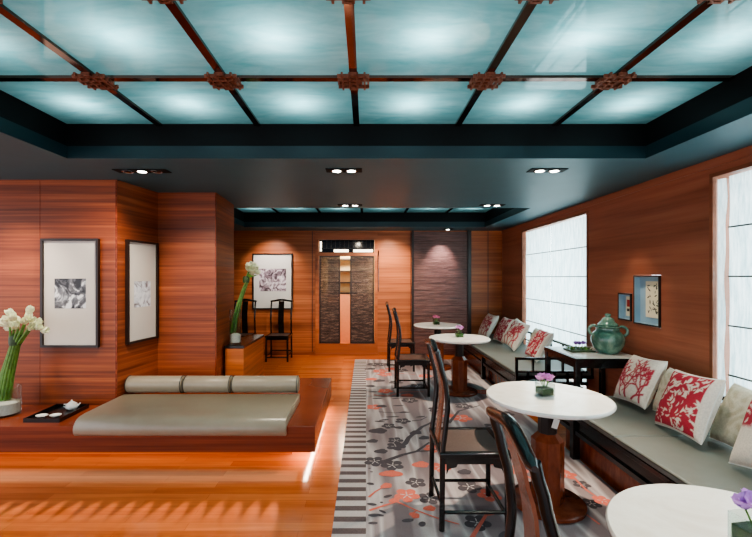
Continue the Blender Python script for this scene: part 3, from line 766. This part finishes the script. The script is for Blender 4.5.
b2 = dup(ch, (-2.40, 7.83, 0), -PI/2, 'black yoke-back chair half hidden behind the wooden cabinet', G2)

for b_ in (b1, b2):
    for c in b_.children:
        if c.name.startswith('back_splat'):
            c.data = c.data.copy(); c.data.materials.clear(); c.data.materials.append(M['lacq'])

# ------------------------------------------------------------------ round tables
def make_table(label):
    t = thing('round_table', label, 'table', (0, 0, 0), 0, 'round marble pedestal tables')
    MB().lathe([(.384, .722), (.405, .726), (.413, .736), (.413, .744), (.407, .752), (0, .753)], seg=72).build('table_top', M['marble'], t)
    MB().lathe([(.30, .70), (.31, .7215)], seg=48).build('top_support', M['frame'], t)
    MB().lathe([(.062, .49), (.062, .70)], seg=8, rot=PI/8).build('neck', M['frame'], t, smooth=False)
    MB().lathe([(.108, .036), (.108, .455), (.065, .5)], seg=8, rot=PI/8).build('column', M['tblwood'], t, smooth=False)
    MB().lathe([(.24, 0), (.246, .006), (.246, .026), (.236, .034), (0, .036)], seg=56).build('base_disc', M['tblwood'], t)
    return t
TB = [(1.206, 1.228), (1.272, 2.84), (1.285, 5.58), (1.25, 7.08)]
tb0 = make_table('nearest round white marble table, cropped at the lower right'); tb0.location = (*TB[0], ZF)
for p, lab in zip(TB[1:], ('round white marble table on an octagonal wooden column, wholly in view at centre right', 'third round white table, half overlapping the farthest one', 'farthest small round white table, near the slate panel')):
    dup(tb0, (*p, ZF), 0, lab)
tg = MB().add([(-.018, -.002, -.03), (.018, .002, -.03), (.018, .002, .03), (-.018, -.002, .03)], [(0, 1, 2, 3)])
tgo = MB().box(-.02, .02, -.002, .002, -.035, .03).build('paper_tag', M['card'], None, (1.295, 2.765, .60), smooth=False)
tgo.rotation_euler = (0, .3, 0); tag(tgo, 'small white paper tag hanging under the centre right marble table', 'tag')

def posy(label, loc, s=1, petal='petalp', purple=False):
    v = thing('glass_vase', label[0], 'vase', loc, .15, 'small table vases')
    w = .042*s; h = .075*s
    m = MB().box(-w, w, -w, w, 0, .006)
    for a, b in ((-w, -w+.003), (w-.003, w)): m.box(a, b, -w, w, .006, h); m.box(-w+.003, w-.003, a, b, .006, h)
    m.build('glass_wall', M['glass'], v, smooth=False)
    MB().box(-w+.005, w-.005, -w+.005, w-.005, .007, h*.62).build('moss_fill', M['dgreen'] if not purple else M['green'], v, bevel=.004)
    f = thing('flower_posy', label[1], 'flowers', (loc[0], loc[1], loc[2]+h*.63), 0, 'small table posies')
    rr = random.Random(int(loc[1]*100))
    for i in range(5):
        a = 2*PI*i/5; x, y = .026*s*math.cos(a), .026*s*math.sin(a); z = h*.5+rr.uniform(0, .02)*s
        MB().tube([(x*.4, y*.4, 0), (x, y, z)], .003, 6).build('stem', M['green'], f)
        m = MB(); blossom(m, (x, y, z), (x*8, y*8-.1, .8), .042*s); m.build('blossom', M[petal], f, ang=180)
zt = .7675
posy(('small square glass vase on the nearest, cropped table', 'violet blossoms with grey-green leaves at the right edge on the nearest table'), (1.206, 1.24, zt), 1.25, 'petalv')
posy(('small square glass vase on the centre right marble table', 'pink blossoms in the cube vase on the centre right marble table'), (1.262, 2.86, zt), 1.15, 'petalp')
posy(('small glass vase on the third round table', 'tiny pale pink flower in the vase on the third round table'), (1.295, 5.62, zt), 1.15, 'petalp', True)
posy(('small glass vase on the farthest round table', 'tiny rose pink flower in the vase on the farthest round table'), (1.23, 7.1, zt), 1.2, 'petalr')

# ------------------------------------------------------------------ benches
def cushion(parent, x0, x1, y0, y1, z0=.402, z1=.452):
    o = MB().box(x0, x1, y0, y1, z0, z1).build('seat_cushion', M['leather'], parent)
    b = o.modifiers.new('bevel', 'BEVEL'); b.width = .018; b.segments = 4
    MB().tube([(x0+.001, y0+.01, z1-.012), (x0+.001, y1-.01, z1-.012)], .0045, 6).build('piping', M['piping'], o)
    return o
def bench(label, y0, y1, cuts, legs, arm=False):
    t = thing('long_bench', label, 'bench', (0, 0, 0.0), 0, 'long upholstered wall benches')
    L = M['lacq']; X0, X1 = 1.80, 2.76
    MB().box(X0, X1, y0, y1, .365, .40).build('seat_rail', L, t, bevel=.004)
    MB().box(X0+.01, X0+.035, y0+.02, y1-.02, .235, .27).box(X0+.03, X0+.04, y0+.02, y1-.02, .27, .365).build('lower_rail', L, t, smooth=False)
    for y in legs:
        MB().box(X0, X0+.06, y-.03, y+.03, .011, .3645).build('leg', L, t, bevel=.003)
        MB().box(X1-.06, X1, y-.03, y+.03, .0, .3645).build('leg', L, t, bevel=.003)
    MB().box(X0+.09, X1-.07, y0+.12, y1-.1, 0, .235).build('kick_panel', M['tblwood'], t, smooth=False)
    bk = MB().box(X1-.03, X1, y0, y1, .655, .685).box(X1-.025, X1-.005, y0, y1, .52, .54)
    n = int((y1-y0)/.35)
    for i in range(n+1):
        y = y0+.015+(y1-y0-.03)*i/n; bk.box(X1-.027, X1-.003, y-.012, y+.012, .401, .655)
    bk.build('back_lattice', L, t, smooth=False)
    for a, b in zip(cuts, cuts[1:]): cushion(t, X0-.005, X1-.04, a+.002, b-.002)
    if arm:
        a = MB(); yy0, yy1 = y0-.04, y0-.005; w = .022
        a.box(X0, X1-.1, yy0, yy1, .605, .63).box(X0, X0+w*1.2, yy0, yy1, .30, .605).box(X0+w*1.2, X1-.1, yy0, yy1, .30, .335).box(X0+w*1.2, X1-.1, yy0, yy1, .45, .47)
        for x in (.14, .3, .46, .62, .78): a.box(X0+x, X0+x+w*.8, yy0, yy1, .335, .45)
        for x in (.2, .4, .56, .74): a.box(X0+x, X0+x+w*.8, yy0, yy1, .47, .605)
        a.build('armrest', L, t, smooth=False)
    return t
bench('long low bench with grey cushions in the right foreground, below the near window', -.6, 3.93, [-.6, 1.4, 2.93, 3.93], (3.55, 1.5), False)
bench('far low bench with a grey cushion and lattice armrest, below the far window', 4.90, 8.2, [4.9, 8.2], (6.32, 7.9), True)

# pillows
SEG = {}
def coral(seed):
    r = random.Random(seed); segs = []
    def grow(x, y, a, L, w, d):
        n = 3
        for _ in range(n):
            a += r.uniform(-.25, .25); nx, ny = x+L/n*math.cos(a), y+L/n*math.sin(a)
            segs.append((x, y, nx, ny, w)); x, y = nx, ny
        if d > 0:
            for s in (-1, 1): grow(x, y, a+s*r.uniform(.35, .75), L*r.uniform(.74, .95), w*.86, d-1)
    grow(0, -.92, PI/2, .46, .05, 5)
    grow(-.3, -.95, PI*.66, .42, .045, 5); grow(.3, -.95, PI*.34, .42, .045, 5)
    grow(-.8, -.9, PI*.5, .4, .04, 4); grow(.8, -.9, PI*.5, .4, .04, 4)
    return np.array(segs)
def pat_coral(U, V, seed):
    if seed not in SEG: SEG[seed] = coral(seed)
    D = np.full(U.shape, 9.)
    for x0, y0, x1, y1, w in SEG[seed]:
        dx, dy = x1-x0, y1-y0; t = np.clip(((U-x0)*dx+(V-y0)*dy)/(dx*dx+dy*dy+1e-9), 0, 1)
        D = np.minimum(D, np.hypot(U-x0-t*dx, V-y0-t*dy)/w)
    return np.clip(1.9-D*1.35, 0, 1)*((np.abs(U) < .9) & (np.abs(V) < .92))
def pat_flecks(U, V, seed):
    rs = np.random.RandomState(seed); base = np.ones(U.shape)
    for i in range(120):
        cx, cy, a, L = rs.uniform(-.85, .85), rs.uniform(-.9, .9), rs.uniform(0, PI), rs.uniform(.05, .13)
        p = (U-cx)*np.cos(a)+(V-cy)*np.sin(a); q = -(U-cx)*np.sin(a)+(V-cy)*np.cos(a)+p*p*3
        base = np.minimum(base, np.clip((np.hypot(p/L, q/(L*.32))-.8)*3, 0, 1))
    return base*(U > -.84)*(np.abs(U) < .94)*(np.abs(V) < .94)
def pillow(label, kind, loc, w, h, yaw, lean, roll=0, th=.075, mat='p_red', N=56, seed=1):
    t = thing('throw_pillow', label, 'pillow', loc, 0, 'throw pillows on the benches')
    t.rotation_euler = (Matrix.Rotation(yaw, 3, 'Z') @ Matrix.Rotation(lean, 3, 'Y') @ Matrix.Rotation(roll, 3, 'X')).to_euler()
    u = np.linspace(-1, 1, N+1); U, V = np.meshgrid(u, u)
    edge = np.clip((1-np.abs(U)**3.2)*(1-np.abs(V)**3.2), 0, 1)**.42
    pinch = 1-.07*(1-np.abs(V)**2)*np.abs(U)**2; pinch2 = 1-.07*(1-np.abs(U)**2)*np.abs(V)**2
    Y = U*w/2*pinch; Z = V*h/2*pinch2
    wr = .006*np.sin(5*U+3*V+seed)*edge
    def side(sgn, name, pat):
        X = sgn*(th*edge+wr)
        vs = np.stack([X, Y, Z], -1).reshape(-1, 3).tolist(); R = N+1
        fs = [(i*R+j, i*R+j+1, (i+1)*R+j+1, (i+1)*R+j) for i in range(N) for j in range(N)]
        if sgn < 0: fs = [f[::-1] for f in fs]
        o = MB().add(vs, fs).build(name, M[mat], t, ang=180)
        at = o.data.color_attributes.new('pat', 'FLOAT_COLOR', 'POINT')
        p = pat.reshape(-1); c = np.stack([p, p, p, np.ones_like(p)], -1).reshape(-1)
        at.data.foreach_set('color', c.astype(np.float32)); return o
    # local U runs along +Y (far side is +)
    if kind == 'coral': P = pat_coral(U, V, seed)
    elif kind == 'flecks': P = pat_flecks(U, V, seed)
    elif kind == 'half': P = pat_flecks(U, V, seed)*np.clip((V+.05)*9, 0, 1)
    else: P = np.clip(np.sin(9*U+2*np.sin(7*V))*np.sin(9*V+2*np.sin(6*U))*2, 0, 1)
    side(-1, 'pillow_front', P); side(1, 'pillow_back', np.zeros_like(P))
    pts = [(0, y*(w/2)*(1-.07*(1-z*z)*abs(y)), z*(h/2)*(1-.07*(1-y*y)*abs(z))) for y, z in
           [(-1+2*k/12, -1) for k in range(12)]+[(1, -1+2*k/12) for k in range(12)]+[(1-2*k/12, 1) for k in range(12)]+[(-1, 1-2*k/12) for k in range(13)]]
    MB().tube(pts, .0045, 6).build('piping', M['card'], t)
R = math.radians
pillow('cream pillow with red branching coral print, nearest the green jar', 'coral', (2.42, 3.59, .685), .45, .44, R(-4), R(27), R(-4), seed=3)
pillow('plain cream damask pillow tucked between the two largest red print pillows', 'damask', (2.47, 3.235, .665), .30, .38, 0, R(22), mat='p_gold', seed=2, N=36)
pillow('red pillow flecked with cream and a pale side band, on the foreground bench', 'flecks', (2.31, 2.91, .690), .50, .45, R(-8), R(22), R(-5), seed=5, N=80)
pillow('plain cream damask pillow by the near window, behind the flecked red one', 'damask', (2.48, 2.64, .665), .40, .42, R(-5), R(22), mat='p_gold', seed=4, N=36)
pillow('pillow with red flecked top and plain greige lower half, at the right edge', 'half', (2.30, 2.23, .715), .50, .46, R(-6), R(28), R(-10), seed=8)
pillow('red print pillow on the far bench closest to its lattice armrest', 'flecks', (2.40, 5.62, .66), .48, .44, R(-4), R(30), seed=11)
pillow('plain pale pillow half hidden behind the far bench pillow nearest its armrest', 'plain', (2.53, 5.98, .645), .40, .38, 0, R(20), mat='p_gold', seed=6, N=30)
pillow('pale pillow with pinkish coral print, second from the far bench armrest', 'coral', (2.37, 6.42, .695), .50, .46, R(6), R(30), R(8), seed=7, N=48)
pillow('bright red print pillow, third from the far bench armrest', 'flecks', (2.42, 7.10, .67), .50, .46, R(2), R(28), seed=9, N=40)
pillow('farthest red and white coral print pillow, by the back corner', 'coral', (2.36, 7.82, .67), .50, .46, R(4), R(28), seed=10, N=48)

# ------------------------------------------------------------------ side table with jar and plate
st = thing('side_table', 'square black-framed side table with white marble top between the benches', 'side table', (2.425, 4.375, 0))
hx, hy = .345, .355
MB().box(-hx+.02, hx-.02, -hy+.02, hy-.02, .762, .792).build('marble_top', M['marble'], st, bevel=.003)
MB().box(-hx, hx, -hy, -hy+.0195, .745, .787).box(-hx, hx, hy-.0195, hy, .745, .787).box(-hx, -hx+.0195, -hy+.0195, hy-.0195, .745, .787).box(hx-.0195, hx, -hy+.0195, hy-.0195, .745, .787).build('top_frame', M['lacq'], st, smooth=False)
MB().box(-hx+.05, hx-.05, -hy+.012, -hy+.035, .69, .745).box(-hx+.012, -hx+.035, -hy+.05, hy-.05, .69, .745).box(-hx+.05, hx-.05, hy-.035, hy-.012, .69, .745).build('apron', M['lacq'], st, smooth=False)
for sx in (-1, 1):
    for sy in (-1, 1): MB().box(sx*(hx-.03)-.025, sx*(hx-.03)+.025, sy*(hy-.03)-.025, sy*(hy-.03)+.025, 0, .7445).build('leg', M['lacq'], st, bevel=.003)
jr = thing('ginger_jar', 'large green glazed lidded jar with two handles on the side table', 'jar', (2.58, 4.32, .7925), math.radians(-31))
MB().lathe([(.085, 0), (.098, .006), (.135, .05), (.158, .11), (.162, .16), (.145, .205), (.118, .232), (.110, .245), (.112, .268), (.128, .276), (.132, .284), (.126, .290), (.09, .290)], seg=44).build('jar_body', M['jar'], jr)
MB().lathe([(.095, .291), (.098, .30), (.085, .318), (.066, .332), (.058, .35), (.05, .368), (.03, .378), (.022, .386), (.03, .398), (.028, .412), (.012, .42), (0, .421)], seg=36).build('lid', M['jar'], jr)
for s in (-1, 1):
    pts = [(s*(.128+.05*math.sin(q)), .0, .235+.05*math.cos(q)) for q in [PI*k/12*1.3-.35 for k in range(13)]]
    MB().tube(pts, .016, 10).build('handle', M['jar'], jr)
pl = thing('succulent_plate', 'low green dish planted with moss on the side table', 'dish', (2.335, 4.44, .7925))
m = MB(); m.box(-.13, .13, -.10, .10, 0, .014); m.build('dish', M['dgreen'], pl, bevel=.004)
r = random.Random(12)
m = MB()
for i in range(60):
    x, y = r.uniform(-.11, .11), r.uniform(-.08, .08); a = r.uniform(0, 2*PI)
    m.petal((x, y, .0145), (math.cos(a)*.7, math.sin(a)*.7, .7), (0, 0, 1), .035, .02, .1)
m.build('moss_leaves', M['green'], pl, ang=180)
f = thing('flower_posy', 'violet orchid blossom standing in the mossy dish beside the green jar', 'flowers', (2.335, 4.44, .808))
for (x, y, z) in ((0, 0, .05), (.03, -.02, .06), (-.03, .01, .05)):
    MB().tube([(x*.5, y*.5, 0), (x, y, z)], .003, 6).build('stem', M['green'], f)
    m = MB(); blossom(m, (x, y, z), (x*5, -.3, .6), .045); m.build('blossom', M['petalv'], f, ang=180)

# ------------------------------------------------------------------ lights
def area(name, loc, rot, sx, sy, e, col=(1, 1, 1), spread=PI):
    l = bpy.data.lights.new(name, 'AREA'); l.shape = 'RECTANGLE'; l.size = sx; l.size_y = sy; l.energy = e; l.color = col; l.spread = spread
    o = bpy.data.objects.new(name, l); COL.objects.link(o); o.location = loc; o.rotation_euler = rot; return o
def spot(name, loc, target, e, size=60, blend=.6, col=(1, .9, .76), soft=.03):
    l = bpy.data.lights.new(name, 'SPOT'); l.energy = e; l.spot_size = R(size); l.spot_blend = blend; l.color = col; l.shadow_soft_size = soft
    o = bpy.data.objects.new(name, l); COL.objects.link(o); o.location = loc
    o.rotation_euler = (Vector(target)-Vector(loc)).to_track_quat('-Z', 'Y').to_euler(); return o
# daylight outside the windows
area('daylight', (WX+1.0, 6.16, 1.5), (0, PI/2, 0), 2.6, 2.6, 185, (.86, .97, 1))
area('daylight', (WX+1.0, 1.95, 1.5), (0, PI/2, 0), 2.6, 3.0, 185, (.86, .97, 1))
WARM = (1, .86, .68)
spot('downlight_beam', (-.195, 3.6, 2.52), (-.9, 3.6, 0), 70, 95, .8, WARM)
spot('downlight_beam', (1.61, 3.55, 2.52), (1.3, 2.84, .75), 160, 60, .9, WARM)
spot('downlight_beam', (-2.0, 3.4, 2.52), (-2.9, 3.95, 1.3), 50, 80, .9, WARM)
spot('downlight_beam', (-3.3, 3.3, 2.52), (-3.4, 3.95, .8), 60, 80, .9, WARM)
spot('downlight_beam', (-1.9, 3.2, 2.52), (-1.75, 4.6, 1.0), 70, 70, .9, WARM)
spot('downlight_beam', (-.21, 5.34, 2.52), (-.4, 7.5, .2), 110, 90, .8, WARM)
spot('downlight_beam', (-1.9, 7.5, 2.52), (-1.9, 8.3, 1.6), 45, 80, .8, (1, .88, .8))
spot('downlight_beam', (1.66, 5.34, 2.52), (1.35, 5.7, .75), 130, 80, .9, WARM)
spot('downlight_beam', (1.55, 7.88, 2.52), (1.50, 8.28, 1.75), 75, 62, .9, (1, .86, .84))
spot('downlight_beam', (.5, 7.6, 2.52), (.4, 8.3, 1.0), 90, 110, .9, WARM)
spot('downlight_beam', (2.3, 4.2, 2.52), (2.70, 4.1, .8), 30, 50, .9, WARM)
spot('downlight_beam', (1.3, 1.3, 2.52), (1.25, 1.2, .75), 90, 70, .9, WARM)
spot('downlight_beam', (2.0, 2.6, 2.52), (2.2, 2.6, .5), 35, 80, .9, WARM)
l = bpy.data.lights.new('corridor_lamp', 'POINT'); l.energy = 60; l.color = (1, .84, .62); l.shadow_soft_size = .1
o = bpy.data.objects.new('corridor_lamp', l); COL.objects.link(o); o.location = (-.43, WY+.7, 2.3)
# LED strip under the platform: separate little emitters throw pools on the floor
k = 0; x = -4.4
while x < -.6:
    spot('under_platform_lamp', (x, 3.36, .13), (x, 2.58, 0), 42, 13, .9, (1, .82, .7), .008); x += .125
area('under_platform_strip', (-2.4, 3.52, .132), (0, 0, 0), 3.6, .2, 1.6, (1, .72, .45))
area('under_platform_strip', (-.52, 4.2, .132), (0, 0, 0), .03, 1.5, 5, (1, .8, .6))
W = bpy.data.worlds.new('world'); SC.world = W; W.use_nodes = True
W.node_tree.nodes['Background'].inputs[0].default_value = (.9, .92, 1, 1); W.node_tree.nodes['Background'].inputs[1].default_value = 1.35

# ------------------------------------------------------------------ camera
cam = bpy.data.cameras.new('camera'); co_ = bpy.data.objects.new('camera', cam); COL.objects.link(co_)
co_.location = (0, 0, 1.6); co_.rotation_euler = (PI/2, 0, 0)
cam.sensor_width = 36; cam.sensor_fit = 'HORIZONTAL'; cam.lens = 405/752*36
cam.shift_x = 10/752; cam.shift_y = 8.5/752; cam.clip_start = .02
SC.camera = co_
SC.view_settings.view_transform = 'AgX'
SC.view_settings.look = 'AgX - Medium High Contrast'
SC.view_settings.exposure = .88
try:
    SC.cycles.use_denoising = True; SC.cycles.max_bounces = 10; SC.cycles.diffuse_bounces = 5; SC.cycles.sample_clamp_indirect = 6; SC.cycles.caustics_reflective = False; SC.cycles.caustics_refractive = False
except Exception: pass
